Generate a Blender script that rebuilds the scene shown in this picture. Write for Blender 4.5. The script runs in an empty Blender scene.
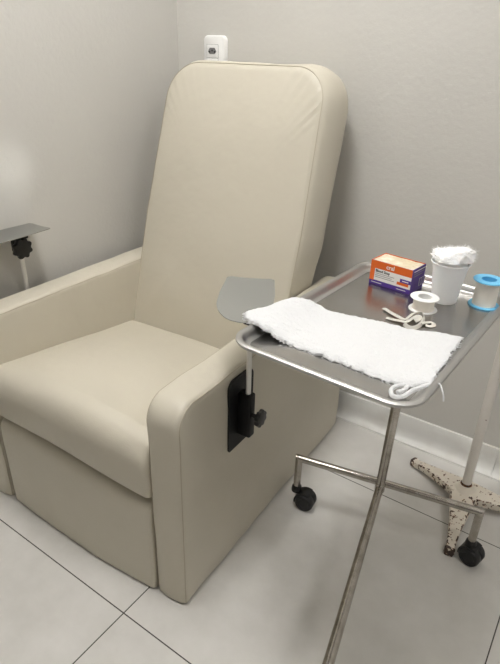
import bpy, bmesh, math, random
from mathutils import Vector, Matrix, noise
random.seed(7)
SC = bpy.context.scene
COL = SC.collection
PI = math.pi

# ------------------------------------------------------------------ materials
def lin(c):
    return tuple((v/255/12.92 if v/255 <= .04045 else ((v/255+.055)/1.055)**2.4) for v in c) + (1,)

def mat(name, col, rough=.5, metal=0., bump=None, var=None, spec=.5, trans=0., sss=0., emit=None, coat=0., detail=3.):
    m = bpy.data.materials.new(name); m.use_nodes = True
    nt = m.node_tree; b = nt.nodes['Principled BSDF']
    b.inputs['Base Color'].default_value = lin(col)
    b.inputs['Roughness'].default_value = rough
    b.inputs['Metallic'].default_value = metal
    b.inputs['Specular IOR Level'].default_value = spec
    b.inputs['Transmission Weight'].default_value = trans
    b.inputs['Coat Weight'].default_value = coat
    if sss:
        b.inputs['Subsurface Weight'].default_value = sss
        b.inputs['Subsurface Radius'].default_value = (.01, .009, .008)
        b.inputs['Subsurface Scale'].default_value = .4
    if emit:
        b.inputs['Emission Color'].default_value = emit[0] + (1,)
        b.inputs['Emission Strength'].default_value = emit[1]
    tc = nt.nodes.new('ShaderNodeTexCoord')
    def nz(scale, det=detail, rg=.55):
        n = nt.nodes.new('ShaderNodeTexNoise'); n.inputs['Scale'].default_value = scale
        n.inputs['Detail'].default_value = det; n.inputs['Roughness'].default_value = rg
        nt.links.new(tc.outputs['Object'], n.inputs['Vector']); return n
    if var:
        scale, col2, lo, hi = var
        n = nz(scale); r = nt.nodes.new('ShaderNodeValToRGB')
        r.color_ramp.elements[0].position = lo; r.color_ramp.elements[1].position = hi
        r.color_ramp.elements[0].color = lin(col); r.color_ramp.elements[1].color = lin(col2)
        nt.links.new(n.outputs['Fac'], r.inputs['Fac']); nt.links.new(r.outputs['Color'], b.inputs['Base Color'])
    if bump:
        prev = None
        for scale, dist in bump:
            n = nz(scale); bp = nt.nodes.new('ShaderNodeBump')
            bp.inputs['Strength'].default_value = 1.0; bp.inputs['Distance'].default_value = dist
            nt.links.new(n.outputs['Fac'], bp.inputs['Height'])
            if prev: nt.links.new(prev.outputs['Normal'], bp.inputs['Normal'])
            prev = bp
        nt.links.new(prev.outputs['Normal'], b.inputs['Normal'])
    return m

def floor_mat(tile, ox, oy):
    m = mat('porcelain_tile', (190, 188, 182), .38, spec=.45)
    nt = m.node_tree; b = nt.nodes['Principled BSDF']; L = nt.links
    tc = nt.nodes.new('ShaderNodeTexCoord'); sp = nt.nodes.new('ShaderNodeSeparateXYZ')
    L.new(tc.outputs['Object'], sp.inputs[0])
    def mth(op, a, bv):
        n = nt.nodes.new('ShaderNodeMath'); n.operation = op
        for i, v in enumerate((a, bv)):
            if v is None: continue
            if isinstance(v, (int, float)): n.inputs[i].default_value = v
            else: L.new(v, n.inputs[i])
        return n.outputs[0]
    def line(out, o):
        f = mth('PINGPONG', mth('SUBTRACT', out, o), tile/2)
        return mth('LESS_THAN', f, .0016)
    g = mth('MAXIMUM', line(sp.outputs[0], ox), line(sp.outputs[1], oy))
    n1 = nt.nodes.new('ShaderNodeTexNoise'); n1.inputs['Scale'].default_value = 5; n1.inputs['Detail'].default_value = 8
    n1.inputs['Roughness'].default_value = .62
    L.new(tc.outputs['Object'], n1.inputs['Vector'])
    r = nt.nodes.new('ShaderNodeValToRGB')
    r.color_ramp.elements[0].position = .32; r.color_ramp.elements[1].position = .68
    r.color_ramp.elements[0].color = lin((198, 196, 191)); r.color_ramp.elements[1].color = lin((213, 211, 207))
    L.new(n1.outputs['Fac'], r.inputs['Fac'])
    mx = nt.nodes.new('ShaderNodeMix'); mx.data_type = 'RGBA'
    L.new(g, mx.inputs['Factor']); L.new(r.outputs['Color'], mx.inputs['A']); mx.inputs['B'].default_value = lin((62, 58, 54))
    L.new(mx.outputs['Result'], b.inputs['Base Color'])
    mr = nt.nodes.new('ShaderNodeMapRange'); L.new(n1.outputs['Fac'], mr.inputs['Value'])
    mr.inputs['To Min'].default_value = .34; mr.inputs['To Max'].default_value = .5
    L.new(mr.outputs['Result'], b.inputs['Roughness'])
    return m

def chipped_paint(name, paint, rust, dark, lo, hi, scale, gain=0.):
    m = mat(name, paint, .4)
    nt = m.node_tree; b = nt.nodes['Principled BSDF']; L = nt.links
    tc = nt.nodes.new('ShaderNodeTexCoord'); n = nt.nodes.new('ShaderNodeTexNoise')
    n.inputs['Scale'].default_value = scale; n.inputs['Detail'].default_value = 5; n.inputs['Roughness'].default_value = .6
    L.new(tc.outputs['Object'], n.inputs['Vector'])
    at = nt.nodes.new('ShaderNodeAttribute'); at.attribute_name = 'wear'
    ad = nt.nodes.new('ShaderNodeMath'); ad.operation = 'MULTIPLY_ADD'
    L.new(at.outputs['Fac'], ad.inputs[0]); ad.inputs[1].default_value = gain; L.new(n.outputs['Fac'], ad.inputs[2])
    r = nt.nodes.new('ShaderNodeValToRGB'); cr = r.color_ramp
    cr.elements[0].position = lo; cr.elements[0].color = lin(paint)
    cr.elements[1].position = hi; cr.elements[1].color = lin(dark)
    e = cr.elements.new((lo+hi)/2); e.color = lin(rust)
    L.new(ad.outputs[0], r.inputs['Fac']); L.new(r.outputs['Color'], b.inputs['Base Color'])
    return m

M = {}
M['vinyl'] = mat('beige_vinyl', (200, 194, 179), .42, bump=[(7, .005), (420, .0005)], var=(2.5, (197, 191, 176), .35, .65), spec=.45)
M['seam'] = mat('beige_thread', (178, 169, 150), .6)
M['dark'] = mat('dark_chassis', (34, 31, 28), .7)
M['wall'] = mat('grey_wall_paint', (203, 201, 196), .55, bump=[(60, .0012)], var=(1.6, (199, 197, 192), .35, .7), spec=.3)
M['wall_dark'] = mat('unseen_wall_low_bounce', (150, 147, 143), .6)  # unseen walls darkened to cut light bounced onto the chair
M['ceil'] = mat('white_ceiling_paint', (235, 233, 228), .8)
M['base'] = mat('white_baseboard', (219, 219, 216), .42, bump=[(6, .004)], var=(9, (206, 204, 199), .45, .75))
M['floor'] = floor_mat(.802, -.767, .593)
M['steel'] = mat('brushed_steel_tray', (182, 180, 178), .27, 1., bump=[(14, .0010)], var=(5, (166, 164, 161), .35, .7))
M['rim'] = mat('polished_steel_rim', (186, 185, 183), .42, 1., bump=[(20, .001)])
M['tube'] = mat('worn_steel_tube', (186, 181, 174), .27, 1., bump=[(90, .0005)], var=(30, (146, 138, 127), .42, .85))
M['plate'] = mat('mirror_steel', (184, 186, 185), .06, 1., bump=[(9, .0004)])
M['rod'] = mat('rod_steel', (226, 224, 219), .35, .4)
M['black'] = mat('black_plastic', (17, 17, 18), .38)
M['matte_black'] = mat('black_painted_metal', (11, 11, 12), .55, spec=.35)
M['rubber'] = mat('black_rubber', (24, 24, 26), .55)
M['white_pl'] = mat('white_plastic', (232, 232, 231), .35)
M['grey_pl'] = mat('grey_plastic', (120, 120, 120), .5)
M['cup'] = mat('cup_plastic', (252, 252, 251), .35, sss=.5)
M['cotton'] = mat('cotton', (255, 255, 255), .95, bump=[(160, .002)], sss=.7)
M['terry'] = mat('white_terry', (219, 220, 222), .95, bump=[(330, .0022), (60, .004)], detail=4)
M['tape'] = mat('medical_tape', (238, 232, 222), .7, bump=[(300, .0005)])
M['blue'] = mat('blue_plastic', (112, 196, 238), .35, sss=.1)
M['latex'] = mat('latex_strip', (202, 199, 191), .5, sss=.4)
M['orange'] = mat('orange_print', (224, 102, 28), .45)
M['purple'] = mat('purple_print', (82, 50, 148), .45)
M['label'] = mat('white_print', (240, 238, 236), .45)
M['ink'] = mat('black_ink', (35, 32, 34), .5)
M['grey_ink'] = mat('grey_ink', (135, 130, 134), .5)
M['kraft'] = mat('cream_card', (214, 200, 172), .6, bump=[(40, .006)], var=(32, (238, 230, 212), .42, .62))
M['stand'] = chipped_paint('chipped_white_paint', (222, 214, 200), (146, 104, 70), (62, 46, 38), .67, .72, 75, .29)
M['pole'] = chipped_paint('white_pole_paint', (222, 217, 210), (130, 100, 78), (70, 54, 44), .67, .73, 75, 0)
M['lamp'] = mat('lamp_diffuser', (255, 255, 255), .5, emit=((1., .985, .962), 52.0))
M['dirt'] = mat('rust', (112, 72, 44), .8, var=(90, (62, 42, 30), .4, .6))

# ------------------------------------------------------------------ mesh helpers
class MB:
    def __init__(self): self.v = []; self.f = []; self.mi = []; self.sm = []; self.mats = []
    def idx(self, m):
        if m not in self.mats: self.mats.append(m)
        return self.mats.index(m)
    def add(self, vs, fs, m, smooth=True):
        o = len(self.v); k = self.idx(m); self.v += [Vector(p) for p in vs]
        for f in fs: self.f.append([i+o for i in f]); self.mi.append(k); self.sm.append(smooth)
    def rings(self, rings, m, caps=(True, True), closed=True, smooth=True):
        n = len(rings[0]); vs = [p for r in rings for p in r]; fs = []
        for i in range(len(rings)-1):
            for j in range(n if closed else n-1):
                k = (j+1) % n
                fs.append((i*n+j, i*n+k, (i+1)*n+k, (i+1)*n+j))
        if caps[0]: fs.append(tuple(range(n-1, -1, -1)))
        if caps[1]: fs.append(tuple((len(rings)-1)*n+j for j in range(n)))
        self.add(vs, fs, m, smooth)
    def tube(self, pts, r, m, sides=14, caps=True, flat=None, up=Vector((0, 0, 1))):
        pts = [Vector(p) for p in pts]; rs = r if isinstance(r, (list, tuple)) else [r]*len(pts)
        rings = []; prev = None
        for i, p in enumerate(pts):
            t = (pts[min(i+1, len(pts)-1)]-pts[max(i-1, 0)]).normalized()
            if prev is None:
                a = up.cross(t)
                if a.length < .05: a = Vector((1, 0, 0)).cross(t)
            else: a = prev-t*prev.dot(t)
            a.normalize(); b = t.cross(a); prev = a
            ra, rb = (rs[i], rs[i]) if flat is None else (rs[i], rs[i]*flat)
            rings.append([p+a*math.cos(2*PI*k/sides)*ra+b*math.sin(2*PI*k/sides)*rb for k in range(sides)])
        self.rings(rings, m, (caps, caps))
    def lathe(self, prof, m, c=(0, 0, 0), axis='z', n=32, caps=(True, True)):
        c = Vector(c); rings = []
        for r, h in prof:
            ring = []
            for k in range(n):
                a = 2*PI*k/n; x, y = r*math.cos(a), r*math.sin(a)
                ring.append(c+{'z': Vector((x, y, h)), 'x': Vector((h, x, y)), 'y': Vector((y, h, x))}[axis])
            rings.append(ring)
        self.rings(rings, m, caps)
    def box(self, lo, hi, m, bev=0., seg=3):
        bm = bmesh.new(); bmesh.ops.create_cube(bm, size=1)
        lo, hi = Vector(lo), Vector(hi)
        for v in bm.verts: v.co = Vector((lo[i]+(v.co[i]+.5)*(hi[i]-lo[i]) for i in range(3)))
        if bev: bmesh.ops.bevel(bm, geom=bm.edges[:], offset=bev, segments=seg, profile=.5, affect='EDGES')
        self.bm(bm, m, bool(bev))
    def bm(self, bm, m, smooth=True):
        bm.verts.ensure_lookup_table(); bm.verts.index_update()
        self.add([v.co.copy() for v in bm.verts], [[v.index for v in f.verts] for f in bm.faces], m, smooth); bm.free()
    def xform(self, mx): self.v = [mx @ p for p in self.v]; return self
    def build(self, name, parent=None, origin=None):
        org = Vector(origin) if origin is not None else Vector((0, 0, 0))
        me = bpy.data.meshes.new(name)
        me.from_pydata([p-org for p in self.v], [], self.f)
        for m in self.mats: me.materials.append(m)
        for i, p in enumerate(me.polygons): p.material_index = self.mi[i]; p.use_smooth = self.sm[i]
        bm = bmesh.new(); bm.from_mesh(me); bmesh.ops.recalc_face_normals(bm, faces=bm.faces[:]); bm.to_mesh(me); bm.free()
        me.set_sharp_from_angle(angle=math.radians(42))
        o = bpy.data.objects.new(name, me); COL.objects.link(o)
        if parent is not None:
            o.parent = parent; o.location = org
        else: o.location = org
        return o

def tag(o, label, cat, group=None):
    o['label'] = label; o['category'] = cat
    if group: o['group'] = group
    return o
def thing(name, label, cat, loc=(0, 0, 0), rz=0):
    o = bpy.data.objects.new(name, None); COL.objects.link(o); o.empty_display_size = .1
    o.location = loc; o.rotation_euler = (0, 0, rz); return tag(o, label, cat)
def struct(o): o['kind'] = 'structure'; return o

def rounded_poly(pts, radii, seg=8):
    out = []; n = len(pts)
    for i in range(n):
        p = Vector(pts[i]); a = Vector(pts[i-1]); b = Vector(pts[(i+1) % n]); r = radii[i] if isinstance(radii, (list, tuple)) else radii
        da = (a-p).normalized(); db = (b-p).normalized(); ang = da.angle(db)
        if r <= 0: out.append(p); continue
        t = r/math.tan(ang/2); c = p+(da+db).normalized()*(r/math.sin(ang/2))
        s = p+da*t; e = p+db*t; a0 = math.atan2(s.y-c.y, s.x-c.x); a1 = math.atan2(e.y-c.y, e.x-c.x)
        d = (a1-a0+PI) % (2*PI)-PI
        for k in range(seg+1):
            q = a0+d*k/seg; out.append(c+Vector((math.cos(q), math.sin(q)))*r)
    return out
def resample(poly, step):
    out = []; n = len(poly)
    for i in range(n):
        a, b = poly[i], poly[(i+1) % n]; L = (b-a).length; k = max(1, int(round(L/step)))
        for j in range(k): out.append(a.lerp(b, j/k))
    return out
def inset(poly, d):
    n = len(poly); area = sum(poly[i-1].x*poly[i].y-poly[i].x*poly[i-1].y for i in range(n)); s = 1 if area > 0 else -1
    out = []
    for i in range(n):
        t = (poly[(i+1) % n]-poly[i-1]); nn = Vector((-t.y, t.x)).normalized()*s
        out.append(poly[i]+nn*d)
    return out

def cushion(mb, prof, x0, x1, er, m, disp=None, nx=28, side_bulge=0., place=None, nring=7):
    """profile (y,z) swept along x with rolled edges of radius er and soft side panels"""
    place = place or (lambda x, p: Vector((x, p.x, p.y)))
    c = sum(prof, Vector((0, 0)))/len(prof)
    slices = []
    def cap(x, sgn):
        res = []
        for k in range(1, nring+1):
            t = k/(nring+.3); q = [p.lerp(c, t) for p in inset(prof, er)]
            res.append((x+sgn*side_bulge*(1-(1-t)**2), q))
        return res
    L = cap(x0, -1)[::-1]; R = cap(x1, 1)
    ne = 6
    for x, q in L: slices.append((x, q))
    for k in range(ne+1):
        a = PI/2*k/ne; slices.append((x0+er*(1-math.sin(a)) if False else x0+er*(1-math.cos(a)), inset(prof, er*(1-math.sin(a)))))
    for k in range(1, nx): slices.append((x0+er+(x1-x0-2*er)*k/nx, prof))
    for k in range(ne, -1, -1):
        a = PI/2*k/ne; slices.append((x1-er*(1-math.cos(a)), inset(prof, er*(1-math.sin(a)))))
    for x, q in R: slices.append((x, q))
    rings = []
    for x, q in slices:
        ring = []
        for p in q:
            w = place(x, p)
            if disp: w = disp(w)
            ring.append(w)
        rings.append(ring)
    mb.rings(rings, m)

def smooth(a, b, x):
    t = max(0, min(1, (x-a)/(b-a))); return t*t*(3-2*t)

# ------------------------------------------------------------------ camera
Rr = [(0.82137, 0.56972, 0.02651), (0.28000, -0.36206, -0.88911), (-0.49695, 0.73773, -0.45695)]
cam = bpy.data.cameras.new('camera'); co = bpy.data.objects.new('camera', cam); COL.objects.link(co)
X, Y, Z = (Vector(r).normalized() for r in Rr)
co.matrix_world = Matrix(((X.x, -Y.x, -Z.x, 0), (X.y, -Y.y, -Z.y, 0), (X.z, -Y.z, -Z.z, 1.3), (0, 0, 0, 1)))
cam.sensor_fit = 'AUTO'; cam.sensor_width = 36; cam.lens = 546.6*36/664; cam.clip_start = .02
SC.camera = co

# ------------------------------------------------------------------ room
WL, WB, WR, WF, CH = -1.532, 1.737, 1.9, -1.7, 2.75
def slab(name, lo, hi, m):
    b = MB(); b.box(lo, hi, m); return struct(b.build(name))
slab('floor', (WL-.1, WF-.1, -.06), (WR+.1, WB+.1, 0), M['floor'])
slab('ceiling', (WL-.1, WF-.1, CH), (WR+.1, WB+.1, CH+.06), M['ceil'])
slab('wall_left', (WL-.1, WF-.1, 0), (WL, WB+.1, CH), M['wall'])
slab('wall_back', (WL, WB, 0), (WR, WB+.1, CH), M['wall'])
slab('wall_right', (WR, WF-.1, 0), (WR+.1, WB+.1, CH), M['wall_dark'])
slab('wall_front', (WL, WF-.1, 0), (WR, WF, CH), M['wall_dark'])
# cove-footed baseboard: upright face, then a sanitary cove running out on the floor
def baseboard(name, a, b, nrm):
    a, b, nrm = Vector(a), Vector(b), Vector(nrm)
    prof = [(0, .104), (.008, .104), (.0105, .101), (.0105, .046)]
    for k in range(1, 9):
        t = PI/2*k/8; prof.append((.0105+.030*(1-math.cos(t)), .046-.040*math.sin(t)))
    prof += [(.043, .0), (0, 0)]
    mb = MB(); mb.rings([[p+nrm*u+Vector((0, 0, v)) for u, v in prof] for p in (a, b)], M['base'])
    return struct(mb.build(name))
baseboard('baseboard_back', (WL+.0, WB, 0), (-.118, WB, 0), (0, -1, 0))
baseboard('baseboard_left', (WL, WF, 0), (WL, WB, 0), (1, 0, 0))
# second length of the back baseboard, butted against the first at a visible joint
bb = baseboard('trim_1', (-.1165, WB, 0), (WR, WB, 0), (0, -1, 0))

# opal box lamp above the recliner, plus an added fill lamp
def lamp(x, y, hx, hy, label, m='lamp'):
    t = thing('ceiling_light', label, 'ceiling light', (x, y, CH))
    b = MB(); b.box((-hx, -hy, -.012), (hx, hy, 0), M['white_pl'], .003); b.build('frame', t)
    b = MB(); b.box((-hx+.012, -hy+.012, -.085), (hx-.012, hy-.012, -.013), M[m], .01); b.build('diffuser', t)
M['lamp_fill'] = mat('fill_lamp_diffuser', (255, 255, 255), .5, emit=((1., .985, .962), 13.0))
lamp(1.15, .55, .34, .34, 'added square opal fill light, dimmer, on the ceiling beside the right wall', 'lamp_fill')  # out-of-view fill lamp, added to brighten the left wall
lamp(-.76, .68, .25, .25, 'square opal ceiling light above the recliner')

# ------------------------------------------------------------------ recliner
CA = math.radians(2.5); O = Vector((-.649, .705, 0))
RM = Matrix.Translation(O) @ Matrix.Rotation(CA, 4, 'Z')
BASE = Vector((-.40, .47, 0))
chair = thing('recliner', 'large beige vinyl recliner armchair with tall tilted backrest, standing in the corner', 'armchair', RM @ BASE, CA)
def cpart(mb, name, parent=chair):
    if parent is chair:
        o = mb.build(name, chair); o.location = -BASE; return o
    o = mb.build(name, parent); return o

def arm(x0, x1, name, H):
    prof = resample(rounded_poly([(-.003, .002), (.95, .002), (.95, H), (-.003, H)], [.008, .012, .05, .062], 9), .03)
    def d(w):
        s = 1 if w.x > (x0+x1)/2 else -1
        u = abs(w.x-(x0+x1)/2)/((x1-x0)/2)
        # soft crown over the top and down the front, gentle puckers in the vinyl
        k = (1-u*u)
        if w.z > .5: w.z += .006*k*smooth(.5, .62, w.z)
        if w.y < .1: w.y -= .007*k*smooth(.1, 0, w.y)
        w.x += s*.0035*noise.noise(w*9)*smooth(.3, 1, u)
        w.z += .002*noise.noise(w*13)*smooth(.5, .6, w.z)
        return w
    mb = MB(); cushion(mb, prof, x0, x1, .013, M['vinyl'], d, nx=8, side_bulge=.006)
    o = cpart(mb, name)
    sm = MB()
    q = inset(prof, .0045)
    for x, s in ((x0+.0032, -1), (x1-.0032, 1)):
        ids = [p for p in q if not (p.y < .05 and p.x > .02)]
        # run the stitched seam from the front foot over the top to the back
        front = sorted([p for p in q if p.x < .07 and p.y < .60 and p.x < .012], key=lambda p: p.y)
        top = sorted([p for p in q if p.y > .555 and p not in front], key=lambda p: p.x)
        path = [Vector((x, p.x, p.y)) for p in front+top]
        path = [d(p)+Vector((s*.0004, 0, 0)) for p in path]
        sm.tube(path, .0013, M['seam'], 6)
    cpart(sm, 'seam', o)
    return o
arm(-.097, 0, 'armrest', .615); arm(-.80, -.707, 'armrest', .622)

# seat cushion
prof = resample(rounded_poly([(-.012, .337), (.592, .31), (.592, .408), (.05, .480), (-.020, .474)], [.022, .02, .025, .03, .066], 8), .022)
def sd(w):
    u = (w.x+.40)/.297; k = max(0, 1-u*u)
    f = smooth(.34, .46, w.z)
    w.z += .030*k*f*smooth(.62, .3, w.y)+.010*k*f
    w.y -= .016*k*smooth(.2, 0, w.y)*smooth(.33, .42, w.z)
    if w.z > .4: w.z += .003*noise.noise(w*6)
    w.z -= .020*smooth(-.5, -.12, w.x)*smooth(.44, .36, w.z)
    return w
mb = MB(); cushion(mb, prof, -.706, -.096, .018, M['vinyl'], sd, nx=30); cpart(mb, 'seat_cushion')

# foot-rest panel
prof = resample(rounded_poly([(-.004, .006), (.09, .006), (.09, .318), (-.004, .318)], [.004, .01, .02, .03], 7), .022)
def fd(w):
    u = (w.x+.39)/.30; k = max(0, 1-u*u)
    if w.y < .07: w.z -= .018*smooth(-.5, -.12, w.x)*smooth(.2, .3, w.z); w.y -= .008*smooth(-.6, -.12, w.x); w.y -= .014*k*smooth(.07, 0, w.y)*(.6+.4*smooth(.32, .1, w.z)); w.y += .0025*noise.noise(w*8)
    return w
mb = MB(); cushion(mb, prof, -.690, -.098, .010, M['vinyl'], fd, nx=30); cpart(mb, 'footrest_panel')

# chassis and glides
mb = MB(); mb.box((-.692, .095, .03), (-.108, .94, .30), M['dark'], .01); mb.box((-.692, .86, .30), (-.108, .94, .56), M['vinyl'], .02)
cpart(mb, 'chassis')
for fx in (-.75, -.05):
    for fy in (.06, .88):
        mb = MB(); mb.lathe([(.020, 0), (.022, .002), (.020, .0045)], M['rubber'], (fx, fy, 0), n=20); cpart(mb, 'foot')

# backrest
TH = math.atan2(.23, .81); ST, CT = math.sin(TH), math.cos(TH)
P0 = Vector((-.40, .60, .41)); EV = Vector((0, ST, CT)); NB = Vector((0, CT, -ST))
outl = rounded_poly([(-.310, -.06), (.297, -.06), (.302, .40), (.284, .888), (-.280, .888), (-.307, .40)], [.02, .02, .8, .098, .118, .8], 14)
outl = resample(outl, .011)
def grow(p, d):
    # outward growth that fades near the seat where the arms clamp the cushion
    return d*smooth(.20, .40, p.y)*(1+.5*smooth(.4, .8, p.y)*smooth(.12, .28, p.x))
def ring(d, w, wr=0.):
    g = inset(outl, -1.0); res = []
    for p, q in zip(outl, g):
        n_ = (q-p); e = grow(p, d) if d > 0 else d
        r2 = p+n_*e
        res.append((r2, w))
    return res
def bplace(p, w):
    v = P0+Vector((1, 0, 0))*p.x+EV*p.y+NB*w
    return v
ARC = [0]
for i_ in range(1, len(outl)): ARC.append(ARC[-1]+(outl[i_]-outl[i_-1]).length)
def pucker(i_, t):
    """short gathers running in from the seam around the two upper corners"""
    o_ = outl[i_]; wc = max(0, 1-((abs(o_.x)-.235)**2+(o_.y-.82)**2)**.5/.13)
    if wc <= 0: return 0
    dist = t*.45
    ph = ARC[i_]*2*PI/.036+1.6*noise.noise(Vector((ARC[i_]*25, t*6, 1)))
    return .0032*smooth(0, .5, wc)*math.sin(ph)*math.exp(-dist/(.035+.03*(.5+.5*noise.noise(Vector((ARC[i_]*30, 4, 2))))))*smooth(0, .012, dist)
rings = []
cfr = Vector((0, .43))
NF = 46
for k in range(NF, -1, -1):
    t = k/(NF+.35)
    fr = []
    for i_, p in enumerate(outl):
        q = p.lerp(Vector((p.x*.0+cfr.x, max(.05, min(.80, p.y))*.5+cfr.y*.5)), t) if False else p.lerp(cfr, t)
        bul = -.024*(1-(1-t)**2.6)*smooth(-.06, .12, q.y)+pucker(i_, t)
        fr.append(bplace(q, bul+(.004 if k == 0 else 0)))
    rings.append(fr)
for d, w in ((.003, .006), (.009, .016), (.014, .032), (.020, .06), (.024, .09), (.024, .115), (.018, .14), (.006, .158), (-.012, .166)):
    fr = []
    for p, w_ in ring(d, w):
        nn = .0028*noise.noise(Vector((p.x*14, p.y*14, w*10)))*smooth(0, .03, w)
        c = p*(1+nn)
        fr.append(bplace(c, w_))
    rings.append(fr)
for k in range(1, 6):
    t = k/5.3
    rings.append([bplace(inset(outl, .012)[i].lerp(cfr, t), .166+.006*t) for i in range(len(outl))])
mb = MB(); mb.rings(rings, M['vinyl']); back = cpart(mb, 'backrest')
sm = MB()
path = [bplace(q, .0035) for q in inset(outl, -.0008)]
st = min(range(len(outl)), key=lambda i: (outl[i]-Vector((0, -.06))).length)
path = path[st:]+path[:st]
path = [path[i] for i in range(len(path)) if (outl[(st+i) % len(outl)].y > -.03)]
sm.tube(path, .0012, M['seam'], 6)
cpart(sm, 'seam', back)

# forearm supports clamped to the chair sides
def star_knob(mb, c, axis, r, h, lobes=8, m=None, dep=.10):
    n = 48; c = Vector(c); rs = []
    for f, hh in ((.70, 0), (.95, .12*h), (1, .3*h), (1, .7*h), (.94, .9*h), (.62, h)):
        ringp = []
        for k in range(n):
            a = 2*PI*k/n; rr = r*f*(1-dep*(.5+.5*math.cos(a*lobes)))
            x, y = rr*math.cos(a), rr*math.sin(a)
            ringp.append(c+{'z': Vector((x, y, hh)), 'x': Vector((hh, x, y)), 'y': Vector((y, hh, x))}[axis])
        rs.append(ringp)
    mb.rings(rs, m or M['black'])

def forearm_plate(mb, end, d, length, half, z, slope=0.):
    """shallow steel gutter: straight back end, rounded front end"""
    d = Vector((d[0], d[1], 0)).normalized(); nrm = Vector((-d.y, d.x, 0)); end = Vector((end[0], end[1], 0))
    nu, nv = 36, 22; top = []; bot = []
    for i in range(nu+1):
        s = i/nu; l = s*length
        hw = half*(.90+.10*smooth(0, .45, s))
        tt = (l-(length-half*1.15))/(half*1.15)
        if tt > 0: hw *= math.sqrt(max(1e-4, 1-min(tt, .9995)**2))
        if l < .010: hw -= .010-math.sqrt(max(0, .0001-(.010-l)**2))
        for j in range(nv+1):
            v = -1+2*j/nv; p = end+d*l+nrm*(v*hw)
            zz = z+.003*(v*hw/half)**2-slope*l
            top.append(Vector((p.x, p.y, zz))); bot.append(Vector((p.x, p.y, zz-.0016)))
    n = len(top); fs = []; W = nv+1
    for i in range(nu):
        for j in range(nv):
            a, b_, c_, e = i*W+j, i*W+j+1, (i+1)*W+j+1, (i+1)*W+j
            fs.append((a, b_, c_, e)); fs.append((n+e, n+c_, n+b_, n+a))
    border = [j for j in range(nv+1)]+[i*W+nv for i in range(1, nu+1)]+[nu*W+j for j in range(nv-1, -1, -1)]+[i*W for i in range(nu-1, 0, -1)]
    for k in range(len(border)):
        a, b_ = border[k], border[(k+1) % len(border)]; fs.append((b_, a, n+a, n+b_))
    mb.add(top+bot, fs, M['plate'])

def support(side):
    xs = 0.0 if side > 0 else -.80
    s = side
    ry = .228 if side > 0 else .260
    rx = xs+s*.030 if side > 0 else -.826
    mb = MB()
    pl = rounded_poly([(.178, .388), (.288, .388), (.288, .594), (.178, .594)], [.007, .007, .022, .024], 7)
    if side < 0: pl = [Vector((p.x+.03, p.y)) for p in pl]
    x_a, x_b = (xs-.004, xs+.0075)
    if side < 0: x_a, x_b = xs-.0075, xs+.004
    mb.rings([[Vector((x_a, p.x, p.y)) for p in pl], [Vector((x_b, p.x, p.y)) for p in pl]], M['matte_black'], smooth=False)
    plate = cpart(mb, 'mounting_plate')
    mb = MB()
    if side > 0: mb.box((.006, ry-.012, .425), (.044, ry+.014, .552), M['matte_black'], .005)
    else: mb.box((-.845, ry-.018, .425), (-.806, ry+.018, .552), M['matte_black'], .005)
    cpart(mb, 'clamp', plate)
    mb = MB(); mb.tube([(rx, ry, .45), (rx, ry, .55), (rx, ry, .784)], .0066 if side > 0 else .0072, M['rod'], 16); cpart(mb, 'rod', plate)
    if side > 0:
        mb = MB(); mb.tube([(.044, ry, .492), (.062, ry, .492)], .006, M['black'], 12)
        star_knob(mb, (.060, ry, .492), 'x', .024, .014, 8, None, .16); cpart(mb, 'clamp_knob', plate)
    mb = MB()
    if side > 0: forearm_plate(mb, (-.027, .318), (.43, -.91), .182, .064, .813, .17)
    else: forearm_plate(mb, (-.8115, .337), (0.02, -1), .238, .054, .798)
    cpart(mb, 'forearm_plate', plate)
    mb = MB()
    if side > 0:
        mb.box((rx-.016, ry-.016, .772), (rx+.016, ry+.016, .790), M['matte_black'], .003)
        star_knob(mb, (rx, ry, .744), 'z', .020, .028)
    else:
        mb.box((rx-.03, ry-.022, .774), (rx+.02, ry+.022, .7955), M['matte_black'], .003)
        mb.tube([(rx, ry-.012, .752), (rx+.022, ry-.012, .752)], .008, M['black'], 12); mb.box((rx-.014, ry-.020, .735), (rx+.010, ry+.012, .776), M['matte_black'], .003)
        star_knob(mb, (rx+.018, ry-.012, .752), 'x', .034, .020, 8, None, .2)
    cpart(mb, 'tilt_knob', plate)
support(1); support(-1)

# ------------------------------------------------------------------ instrument stand and tray
J = Vector((-.353, 1.222, .185)); E1 = Vector((-.606, 1.193, .185)); E2 = Vector((-.089, 1.297, .185))
bd = (E2-E1).normalized(); fdir = Vector((.118, -.55, 0)).normalized(); E3 = J+fdir*.66
TOPZ = .797
PT = Vector((-.347, 1.239, TOPZ))
stand = thing('instrument_stand', 'wheeled steel stand with a T-shaped tube base carrying the instrument tray', 'tray stand', (J.x, J.y, 0))
def spart(mb, name, parent=stand):
    if parent is stand:
        o = mb.build(name, stand); o.location = (-J.x, -J.y, 0); return o
    return mb.build(name, parent)
def mitre(mb, e, out):
    for p in mb.v:
        if abs((p-e).dot(out)) < 1e-4: p += out*(p.z-e.z)
mb = MB(); mb.tube([J-Vector((0, 0, .012)), J+(PT-J)*.5, PT], .0128, M['tube'], 20); spart(mb, 'post')
mb = MB(); mb.tube([E1, E1.lerp(E2, .5), E2], .0112, M['tube'], 18)
mitre(mb, E1, -bd); mitre(mb, E2, bd); bar = spart(mb, 'cross_bar')
mb = MB(); mb.tube([J, J.lerp(E3, .5), E3], .0118, M['tube'], 18); mitre(mb, E3, fdir); leg3 = spart(mb, 'front_leg')
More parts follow.
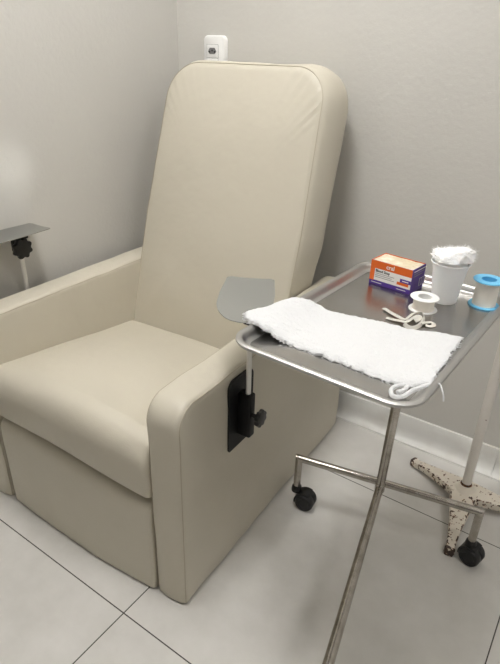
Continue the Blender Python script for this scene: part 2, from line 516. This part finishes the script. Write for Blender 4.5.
# weld collar at the junction
mb = MB(); mb.lathe([(.0131, -.014), (.0145, -.010), (.0145, .010), (.0131, .016)], M['tube'], J, n=20); spart(mb, 'weld_collar')
for e, ang, TR, out in ((E1, .12, .034, -bd), (E2, -.25, .010, bd), (E3, 1.2, .02, fdir)):
    mb = MB(); mb.tube([e, e-Vector((0, 0, .05)), Vector((e.x, e.y, .068))], .0112, M['tube'], 18)
    for p in mb.v:
        if abs(p.z-e.z) < 1e-5: p.z += (p-e).dot(out)
    st_ = spart(mb, 'stem')
    mb = MB(); fw = Vector((math.cos(ang), math.sin(ang), 0)); ax = Vector((-fw.y, fw.x, 0)); c = Vector((e.x, e.y, .030))+fw*TR
    # twin-wheel caster: two dished wheels with a hood over them
    for s in (-1, 1):
        o_ = c+ax*s*.0135; rs = []
        for r_, h_ in ((.012, -.0125), (.0285, -.0125), (.030, -.0105), (.030, .005), (.027, .011), (.019, .0125), (.017, .0105), (.006, .0105)):
            rs.append([o_+ax*(h_*s)+(fw*math.cos(2*PI*k/32)+Vector((0, 0, 1))*math.sin(2*PI*k/32))*r_ for k in range(32)])
        mb.rings(rs, M['rubber'])
    hood = []
    for s in (-.020, -.010, .010, .020):
        hood.append([c+ax*s+(-fw*math.cos(a)+Vector((0, 0, 1))*math.sin(a))*r_ for r_, aa in ((.0345, 1), (.022, -1)) for a in ([PI*(-.08+.72*k/10) for k in range(11)][::aa])])
    mb.rings(hood, M['black'])
    mb.lathe([(.016, .055), (.0165, .060), (.0150, .073), (.0115, .078)], M['black'], (e.x, e.y, 0), n=20)
    spart(mb, 'caster', st_)
TA = math.radians(-2.5); TC = Vector((-.345, 1.0095, 0)); TZ = .82
TM = Matrix.Translation(TC) @ Matrix.Rotation(TA, 4, 'Z')
def tl(x, y, z): return TM @ Vector((x, y, z))
mb = MB()
mb.box((-.09, -.16, TOPZ-.003), (.09, .26, TOPZ+.0025), M['tube'], .001)
mb.xform(TM); spart(mb, 'support_plate')

HW, HL = .186, .294
tray = thing('instrument_tray', 'rectangular stainless steel tray with rounded corners on top of the wheeled stand', 'tray', (TC.x, TC.y, .7995), TA)
rect = rounded_poly([(-HW, -HL), (HW, -HL), (HW, HL), (-HW, HL)], .052, 12); rect = resample(rect, .03)
FZ = .8035
def R3(d, z): return [Vector((p.x, p.y, z)) for p in inset(rect, d)]
rings = [R3(.0005, TZ-.0075), R3(-.0015, TZ-.0045), R3(-.001, TZ-.001), R3(.003, TZ+.0012), R3(.0075, TZ+.001), R3(.0105, TZ-.0005), R3(.0130, TZ-.003), R3(.0155, FZ+.006), R3(.018, FZ+.0024), R3(.022, FZ+.0005), R3(.027, FZ)]
inner = inset(rect, .027); c0 = Vector((0, 0))
mb = MB(); mb.rings(rings, M['rim'], caps=(False, False))
fl = []
for t in (0, .25, .5, .75, .97): fl.append([Vector((p.x*(1-t), p.y*(1-t), FZ)) for p in inner])
mb2 = MB(); mb2.rings(fl, M['steel'], caps=(False, True))
# underside
und = [R3(.0005, TZ-.0075), R3(.006, TZ-.0085), R3(.013, TZ-.010), R3(.020, FZ-.002), R3(.03, FZ-.0035)]
mb.rings(und, M['steel'], caps=(False, False))
mb2.rings([R3(.03, FZ-.0035), [Vector((p.x*.05, p.y*.05, FZ-.0035)) for p in rect]], M['steel'], caps=(False, True))
o = mb.build('rim', tray); o.location = (0, 0, -.7995)
o = mb2.build('tray_floor', tray); o.location = (0, 0, -.7995)
# ---- things on the tray
FZ += .0003
# terry pad
def interp(pts, x):
    for i in range(len(pts)-1):
        if pts[i][0] <= x <= pts[i+1][0]:
            t = (x-pts[i][0])/(pts[i+1][0]-pts[i][0]); return pts[i][1]+t*(pts[i+1][1]-pts[i][1])
    return pts[0][1] if x < pts[0][0] else pts[-1][1]
front = [(-.572, .816), (-.56, .808), (-.535, .798), (-.51, .797), (-.42, .800), (-.338, .797), (-.278, .792), (-.236, .789), (-.205, .800), (-.178, .826)]
backe = [(-.572, .852), (-.56, .865), (-.545, .895), (-.530, .952), (-.50, .976), (-.46, .980), (-.423, .985), (-.349, 1.000), (-.286, 1.003), (-.232, 1.027), (-.192, 1.031), (-.18, 1.029)]
leftx = [(0, -.558), (.25, -.572), (.5, -.572), (.75, -.56), (1, -.546)]
rightx = [(0, -.180), (.3, -.188), (.45, -.184), (.65, -.190), (.8, -.185), (1, -.189)]
NU, NV = 150, 70
def ptop(i, j, jit=True):
    u, v = i/NU, j/NV
    x0, x1 = interp(leftx, v), interp(rightx, v)
    x = x0+(x1-x0)*u
    y0, y1 = interp(front, x), interp(backe, x); y = y0+(y1-y0)*v
    e = min(u*(1.0), 1-u, v*.5, (1-v)*.5)*(.38)
    rag = smooth(.02, 0, e)
    n1 = noise.noise(Vector((x*70, y*70, 1))); n2 = noise.noise(Vector((x*210, y*210, 5)))
    x += rag*(.0048*n1+.003*n2); y += rag*(.005*noise.noise(Vector((x*60, y*60, 9)))+.0035*noise.noise(Vector((x*190, 3, y*190))))
    edge = math.sqrt(min(1, e/.012))
    h = .007*edge+.0016*noise.noise(Vector((x*26, y*26, 0)))*edge+.0008*noise.noise(Vector((x*120, y*120, 4)))
    lift = .0200*smooth(-.44, -.53, x)
    lift += .004*smooth(-.205, -.18, x)
    return Vector((x, y, FZ+.0022+h+lift)), Vector((x, y, FZ+.0002+lift))
top, bot = [], []
for i in range(NU+1):
    for j in range(NV+1):
        a, b_ = ptop(i, j); top.append(a); bot.append(b_)
W = NV+1; n = len(top); fs = []
for i in range(NU):
    for j in range(NV):
        a, b_, c_, e = i*W+j, i*W+j+1, (i+1)*W+j+1, (i+1)*W+j
        fs.append((a, e, c_, b_)); fs.append((n+a, n+b_, n+c_, n+e))
border = [j for j in range(W)]+[i*W+NV for i in range(1, NU+1)]+[NU*W+j for j in range(NV-1, -1, -1)]+[i*W for i in range(NU-1, 0, -1)]
for k in range(len(border)):
    a, b_ = border[k], border[(k+1) % len(border)]; fs.append((a, b_, n+b_, n+a))
mb = MB(); mb.add(top+bot, fs, M['terry'])
# frayed loops of yarn along the edge
for k in range(0, len(border), 2):
    p = top[border[k]]
    if random.random() < .45:
        c = Vector((-.37, .90, p.z)); out = (p-c); out.z = 0; out.normalize(); t = Vector((-out.y, out.x, 0))
        L = random.uniform(.002, .006); sw = random.uniform(-.004, .004)
        q = Vector((p.x, p.y, p.z-.003))
        mb.tube([q-out*.002, q+out*L*.6+t*sw*.4+Vector((0, 0, .001)), q+out*L+t*sw], [.0008, .0007, .0005], M['terry'], 5)
pad = mb.build('terry_pad', None, (-.37, .90, FZ))
tag(pad, 'frayed white terry cloth pad lying across the near end of the steel tray', 'cloth')
def topx(pts): return pts
cord = [(-.1716,.8247,.009),(-.1784,.8107,.010),(-.1862,.799,.011),(-.193,.7845,.011),(-.1997,.7702,.010),(-.2052,.7533,.008),(-.2132,.7437,.008),(-.2219,.7443,.008),(-.2287,.7594,.008),(-.225,.7697,.010),(-.2157,.7767,.012),(-.2087,.7764,.014),(-.2097,.7608,.013),(-.2154,.7492,.013)]
def catmull(pts, k=8):
    P = [Vector(p) for p in pts]; out = []
    for i in range(len(P)-1):
        p0, p1, p2, p3 = P[max(0, i-1)], P[i], P[i+1], P[min(len(P)-1, i+2)]
        for j in range(k):
            t = j/k; out.append(.5*((2*p1)+(p2-p0)*t+(2*p0-5*p1+4*p2-p3)*t*t+(3*p1-p0-3*p2+p3)*t**3))
    return out+[P[-1]]
mb = MB(); mb.tube([Vector((x, y, FZ+z+.001)) for x, y, z in catmull(cord)], .0038, M['terry'], 8)
mb.build('cord', pad, None).location = (.37, -.90, -FZ)
mb = MB(); mb.tube([Vector(p) for p in catmull([(-.174, .820, FZ+.010), (-.1655, .8064, TZ+.0035), (-.1585, .7943, TZ+.003), (-.1525, .7874, TZ-.004), (-.150, .784, TZ-.012)])], .0014, M['terry'], 6)
mb.build('thread', pad, None).location = (.37, -.90, -FZ)

# box of dressings
bx0 = Vector((-.461, 1.199, 0)); bxd = Vector((.1068, -.002, 0)).normalized(); byd = Vector((0, 1, 0)); BW, BD, BH = .108, .066, .060
ang = math.radians(-7.5)
boxo = thing('dressing_box', 'small orange and purple dressing carton with a cream top at the back of the tray', 'box', (bx0.x, bx0.y, FZ), ang)
BL = .060
mb = MB()
t_ = .0012
# walls (open carton): front, right, back, left
mb.box((0, 0, 0), (BW, t_, BL), M['purple']); mb.box((BW-t_, t_, 0), (BW, BD, BL), M['purple'])
mb.box((0, BD-t_, 0), (BW-t_, BD, BL), M['orange']); mb.box((0, t_, 0), (t_, BD-t_, BL), M['orange'])
mb.box((t_, t_, 0), (BW-t_, BD-t_, .0012), M['kraft'])
mb.build('carton', boxo)
mb = MB(); gx, gy = 14, 12
vs = [Vector((t_+(BW-2*t_)*i/gx, t_+(BD-2*t_)*j/gy, BL-.0018+.0012*noise.noise(Vector((i*.7, j*.6, 3))))) for i in range(gx+1) for j in range(gy+1)]
mb.add(vs, [(i*(gy+1)+j, (i+1)*(gy+1)+j, (i+1)*(gy+1)+j+1, i*(gy+1)+j+1) for i in range(gx) for j in range(gy)], M['kraft'])
vs2 = [v-Vector((0, 0, .001)) for v in vs]
lid = mb.build('lid', boxo)
sol = lid.modifiers.new('thick', 'SOLIDIFY'); sol.thickness = .001
def text_mesh(mb, s, size, m, mx, sx=1., bold=0.):
    cu = bpy.data.curves.new('t', 'FONT'); cu.body = s; cu.size = size; cu.offset = bold; cu.extrude = .00008; cu.resolution_u = 3
    ob = bpy.data.objects.new('t', cu); COL.objects.link(ob)
    dg = bpy.context.evaluated_depsgraph_get(); me = ob.evaluated_get(dg).to_mesh()
    vs = [mx @ Vector((v.co.x*sx, v.co.y, v.co.z)) for v in me.vertices]; fs = [list(p.vertices) for p in me.polygons]
    mb.add(vs, fs, m, False)
    bpy.data.objects.remove(ob); bpy.data.curves.remove(cu)
FRONT = Matrix(((1, 0, 0, 0), (0, 0, -1, -.0005), (0, 1, 0, 0), (0, 0, 0, 1)))       # text plane on the front wall
SIDE = Matrix(((0, 0, 1, BW+.0005), (1, 0, 0, 0), (0, 1, 0, 0), (0, 0, 0, 1)))
mb = MB()
mb.box((0, -.0004, .041), (BW, 0, BL), M['orange']); mb.box((0, -.0004, .010), (.012, 0, .041), M['orange'])
mb.box((.012, -.0004, .0115), (BW, 0, .041), M['label'])
mb.box((.080, -.0006, .0235), (BW, -.0002, .0325), M['purple']); mb.box((.073, -.0006, .0165), (BW-.005, -.0002, .0235), M['orange'])
text_mesh(mb, 'cral', .0145, M['label'], FRONT @ Matrix.Translation((.041, .0462, 0)), 1.0, .0003)
text_mesh(mb, 'Blood Stop', .0088, M['ink'], FRONT @ Matrix.Translation((.0145, .0330, .0001)), .95, .0003)
for k, (w_) in enumerate((.050, .044, .051)):
    mb.box((.015, -.0007, .0285-k*.0044), (.015+w_, -.0003, .0296-k*.0044), M['grey_ink'])
mb.box((.086, -.0009, .0268), (.102, -.0005, .0288), M['label'])
mb.box((.006, -.0009, .005), (.034, -.0003, .0063), M['label']); mb.box((.074, -.0009, .005), (.098, -.0003, .0063), M['label'])
# side print
for k, w_ in enumerate((.060, .052, .045)):
    mb.box((BW, .008, .052-k*.006), (BW+.0006, .008+w_, .0542-k*.006), M['label'] if k == 0 else M['grey_ink'])
mb.box((BW, .042, .010), (BW+.0005, .072, .030), M['label'])
xx = .0435
while xx < .070:
    w_ = random.choice((.0012, .002, .003)); mb.box((BW+.0002, xx, .0112), (BW+.0008, xx+w_, .029), M['purple']); xx += w_+random.choice((.0012, .002))
mb.build('print', boxo)

# spools of tape
def spool(name, label, c, rf, rc, h, tf, m, rt=None):
    t = thing(name, label, 'tape', (c[0], c[1], FZ))
    for z0 in (0, h-tf):
        mb = MB(); mb.lathe([(rc*.72, z0), (rf-.0008, z0), (rf, z0+tf*.5), (rf-.0008, z0+tf), (rc*.72, z0+tf), (rc*.72, z0)], m, n=48, caps=(False, False)); mb.build('flange', t)
    mb = MB(); mb.lathe([(rc*.72, tf*.5), (rc*.72, h-tf*.5)], m, n=40, caps=(False, False)); mb.lathe([(rc*.66, tf*.5), (rc*.66, h-tf*.5)], m, n=40, caps=(False, False)); mb.build('core', t)
    mb = MB(); mb.lathe(rt, M['tape'], n=44, caps=(False, False)); mb.build('tape_roll', t)
    return t
spool('tape_spool', 'small white tape spool beside the orange and purple carton', (-.301, 1.126), .0310, .021, .030, .0018, M['white_pl'],
      [(.0145, .0018), (.0240, .0018), (.0228, .010), (.0226, .018), (.0238, .0282), (.0145, .0282)])
spool('tape_spool', 'tall tape spool with bright blue flanges near the right edge of the tray', (-.1985, 1.235), .0335, .0225, .062, .003, M['blue'],
      [(.0165, .003), (.0255, .003), (.0252, .018), (.0250, .034), (.0235, .059), (.0165, .059)])

# cup and cotton
cupx, cupy = -.2785, 1.2015
cup = thing('plastic_cup', 'white disposable cup filled with cotton between the carton and the blue spool', 'cup', (cupx, cupy, FZ))
mb = MB()
mb.lathe([(.0, .0025), (.0235, .0025), (.0255, .0), (.0275, .002), (.0295, .018), (.0365, .076), (.0375, .080), (.0378, .084), (.0412, .092), (.0412, .094), (.0402, .094), (.0365, .084), (.0285, .018), (.0265, .005), (.0, .0045)], M['cup'], n=56, caps=(False, False))
mb.build('body', cup)
mb = MB(); prof = []
for k in range(9):
    a = 2*PI*k/8; prof.append((.0415+.0016*math.cos(a), .0935+.0016*math.sin(a)))
mb.lathe(prof, M['cup'], n=56, caps=(False, False)); mb.build('rim', cup)
mb = MB()
bm = bmesh.new(); bmesh.ops.create_icosphere(bm, subdivisions=5, radius=1)
for v in bm.verts:
    d = v.co.normalized()
    r = 1+.20*noise.noise(d*2.1+Vector((3, 1, 0)))+.06*noise.noise(d*5)+.02*noise.noise(d*15)
    p = Vector((d.x*.0455, d.y*.0455, d.z*.025))
    if d.z > 0:
        p *= r
        p.z += .014*smooth(-.2, 1, d.x)*smooth(0, .5, d.z)
    elif d.z < -.1:
        p.x *= .85; p.y *= .85
    rr = math.hypot(p.x, p.y)
    lim = .0355 if d.z < .1 else .0475
    if rr > lim: p.x *= lim/rr; p.y *= lim/rr
    v.co = p+Vector((0, 0, .0985))
pts = [(v.co.copy(), v.normal.copy()) for v in bm.verts]
mb.bm(bm, M['cotton'])
for k in range(2600):
    p, nrm = random.choice(pts)
    if p.z < .101: continue
    d = (nrm+Vector((random.uniform(-.8, .8), random.uniform(-.8, .8), random.uniform(-.2, .9)))).normalized(); L = random.uniform(.002, .0065)
    if p.x > .008 and random.random() < .3: L *= 2
    q = Vector((random.uniform(-1, 1), random.uniform(-1, 1), random.uniform(-1, 1)))*.002
    mb.tube([p-d*.002, p+d*L*.5+q*.5, p+d*L+q], [.00022, .0002, .0001], M['cotton'], 3, caps=False)
cot = mb.build('cotton_wool', None); cot.location = (cupx, cupy, FZ)
tag(cot, 'fluffy white cotton wool bulging out of the disposable cup', 'cotton')

# knotted latex tourniquet strip
def px(X_, Y_): return X_, Y_
def ribbon(mb, pts, w=.0034, fl=.4):
    mb.tube(catmull([(x, y, FZ+z+.0016) for x, y, z in pts], 7), w, M['latex'], 10, flat=fl, up=Vector((0, 0, 1)))
TQ = thing('tourniquet', 'knotted translucent latex strip in front of the white tape spool', 'tourniquet', (-.32, 1.05, FZ))
mb = MB()
ribbon(mb, [(-.3687,1.0708,.001),(-.3503,1.0581,.002),(-.331,1.047,.003),(-.3094,1.0333,.006),(-.3050,1.0440,.008),(-.3040,1.0680,.008),(-.2975,1.0850,.006),(-.2884,1.0880,.004),(-.2800,1.0724,.003),(-.2760,1.0461,.002),(-.2775,1.0250,.001),(-.2843,1.0120,.001),(-.2942,1.0120,.001),(-.3051,1.0219,.001)], .0054, .22)
ribbon(mb, [(-.3463,1.0298,.0),(-.3311,1.0285,.001),(-.3154,1.0257,.004),(-.3023,1.0241,.006),(-.2982,1.042,.007),(-.2921,1.0629,.008),(-.2874,1.0653,.008),(-.2850,1.0559,.007),(-.2907,1.0439,.004)], .0052, .22)
ribbon(mb, [(-.2763,1.0406,.004),(-.269,1.0588,.001),(-.2633,1.0671,.0),(-.2567,1.0641,.0),(-.2542,1.0543,.0),(-.2591,1.0469,.0),(-.2673,1.0444,.001)], .0048, .22)
for p in mb.v: p.z = max(p.z, FZ+.0003)
o = mb.build('strip', TQ); o.location = (.32, -1.05, -FZ)

# ------------------------------------------------------------------ cast-iron drip stand
H0 = Vector((-.166, 1.518, 0))
ivs = thing('drip_stand', 'chipped white painted drip stand with rusty cast tripod base by the wall', 'drip stand', H0)
def ipart(mb, name, parent=ivs): return mb.build(name, parent)
mb = MB(); mb.lathe([(.0, .035), (.038, .035), (.041, .045), (.036, .060), (.026, .068), (.0205, .080), (.0, .080)], M['stand'], n=40, caps=(False, False)); ipart(mb, 'hub')
mb = MB(); mb.tube([(0, 0, .066), (0, 0, .5), (0, 0, 1.1), (0, 0, 1.75)], .0145, M['pole'], 24); ipart(mb, 'pole')
for sg in (-1, 1):
    mb = MB(); mb.tube(catmull([(0, 0, 1.74), (sg*.05, 0, 1.755), (sg*.10, 0, 1.73), (sg*.125, 0, 1.75), (sg*.13, 0, 1.78)]), .004, M['rod'], 10); ipart(mb, 'hook')
mb = MB(); mb.lathe([(.0148, .078), (.0185, .079), (.0165, .085), (.0148, .087)], M['dirt'], n=28, caps=(False, False)); ipart(mb, 'rust_ring')
for tx, ty in ((-.364+.166, 1.604-1.518), (-.136+.166, 1.274-1.518), (.075+.166, 1.575-1.518)):
    d = Vector((tx, ty, 0)); L = d.length; d.normalize(); nrm = Vector((-d.y, d.x, 0)); mb = MB(); rings = []; wear = []
    N = 60
    for k in range(N+1):
        t = k/N; s = .012+(L-.012)*t
        hw = .032*(1-t)**1.6+.0125+.003*smooth(.9, 1, t)
        if t > .97: hw *= .8
        ztop = .064-.040*t**1.15+.004*smooth(.9, .98, t); zb = .034*(1-t)**.7*smooth(1.0, .75, t)+.0005
        r = .005; ringp = []
        prof = rounded_poly([(-hw, zb), (hw, zb), (hw, ztop), (-hw, ztop)], min(r, (ztop-zb)*.4), 4)
        prof = resample(prof, .006) if False else prof
        for q in prof:
            zz = q.y
            if abs(q.x) < hw*.55 and q.y > (zb+ztop)/2: zz -= .004*smooth(.15, .35, t)*smooth(.95, .8, t)
            ringp.append(d*s+nrm*q.x+Vector((0, 0, zz)))
        rings.append([Vector((p.x, p.y, max(.0, p.z))) for p in ringp])
        for q in prof:
            ex = 1-min(1, abs(abs(q.x)-hw)/.007); ey = 1-min(1, abs(q.y-ztop)/.008)
            wear.append(max(ex*ey, .55*smooth(ztop-.006, zb, q.y), 1.0*smooth(.93, .97, t)))
    mb.rings(rings, M['stand']); lg = ipart(mb, 'leg')
    at = lg.data.attributes.new('wear', 'FLOAT', 'POINT')
    for k, v in enumerate(wear): at.data[k].value = v

# ------------------------------------------------------------------ wall socket
sx0, sx1, sz1 = -1.396, -1.301, 1.346; sz0 = sz1-.150; sw = sx1-sx0
sock = thing('wall_socket', 'white wall socket plate on the grey wall above the recliner backrest', 'socket', ((sx0+sx1)/2, WB, (sz0+sz1)/2))
def kpart(mb, name, parent=sock):
    if parent is sock:
        o = mb.build(name, sock); o.location = -Vector(sock.location); return o
    return mb.build(name, parent)
mb = MB(); pl = rounded_poly([(sx0, sz0), (sx1, sz0), (sx1, sz1), (sx0, sz1)], .016, 7)
def yr(d, y): return [Vector((p.x, WB-y, p.y)) for p in inset(pl, d)]
mb.rings([yr(0, -.002), yr(0, .012), yr(.0015, .0155), yr(.005, .018)], M['white_pl']); plate = kpart(mb, 'plate')
mx0, mx1 = sx0+.0165, sx0+.0665
for k, (z0, z1) in enumerate(((1.275, 1.317), (1.231, 1.2735))):
    mb = MB(); mb.box((mx0-.001, WB-.0188, z0-.001), (mx1+.001, WB-.015, z1+.001), M['grey_pl']); fr_ = kpart(mb, 'module_frame', plate)
    mb = MB(); mb.box((mx0, WB-.0200, z0), (mx1, WB-.016, z1), M['white_pl'], .001); kpart(mb, 'module', plate)
    mb = MB()
    if k == 0:
        hexa = rounded_poly([(mx0+.006, 1.295), (mx0+.014, 1.287), (mx1-.014, 1.287), (mx1-.006, 1.295), (mx1-.014, 1.307), (mx0+.014, 1.307)], .002, 3)
        mb.rings([[Vector((p.x, WB-.0203, p.y)) for p in hexa], [Vector((p.x, WB-.019, p.y)) for p in hexa]], M['grey_pl'], smooth=False)
        for hx in (-.011, 0, .011): mb.lathe([(.0032, -.0208), (.0032, -.0195)], M['ink'], ((mx0+mx1)/2+hx, WB, 1.294+(.004 if hx == 0 else 0)), 'y', 14)
        kpart(mb, 'outlet_face', plate)
    else:
        for hx, w_ in ((-.012, .003), (-.004, .006), (.006, .007)): mb.box(((mx0+mx1)/2+hx, WB-.0204, 1.260), ((mx0+mx1)/2+hx+w_, WB-.0199, 1.2655), M['grey_ink'])
        kpart(mb, 'marking', plate)

# ------------------------------------------------------------------ world and view
w = bpy.data.worlds.new('room_air'); SC.world = w; w.use_nodes = True
w.node_tree.nodes['Background'].inputs[0].default_value = (.8, .8, .8, 1); w.node_tree.nodes['Background'].inputs[1].default_value = .1
SC.view_settings.view_transform = 'Standard'; SC.view_settings.look = 'None'
SC.view_settings.exposure = -0.45; SC.view_settings.gamma = 1; SC.view_settings.use_curve_mapping = False
SC.cycles.max_bounces = 10; SC.cycles.diffuse_bounces = 6; SC.cycles.glossy_bounces = 5
SC.cycles.use_denoising = True; SC.cycles.blur_glossy = 0.0; SC.cycles.sample_clamp_indirect = 0.0
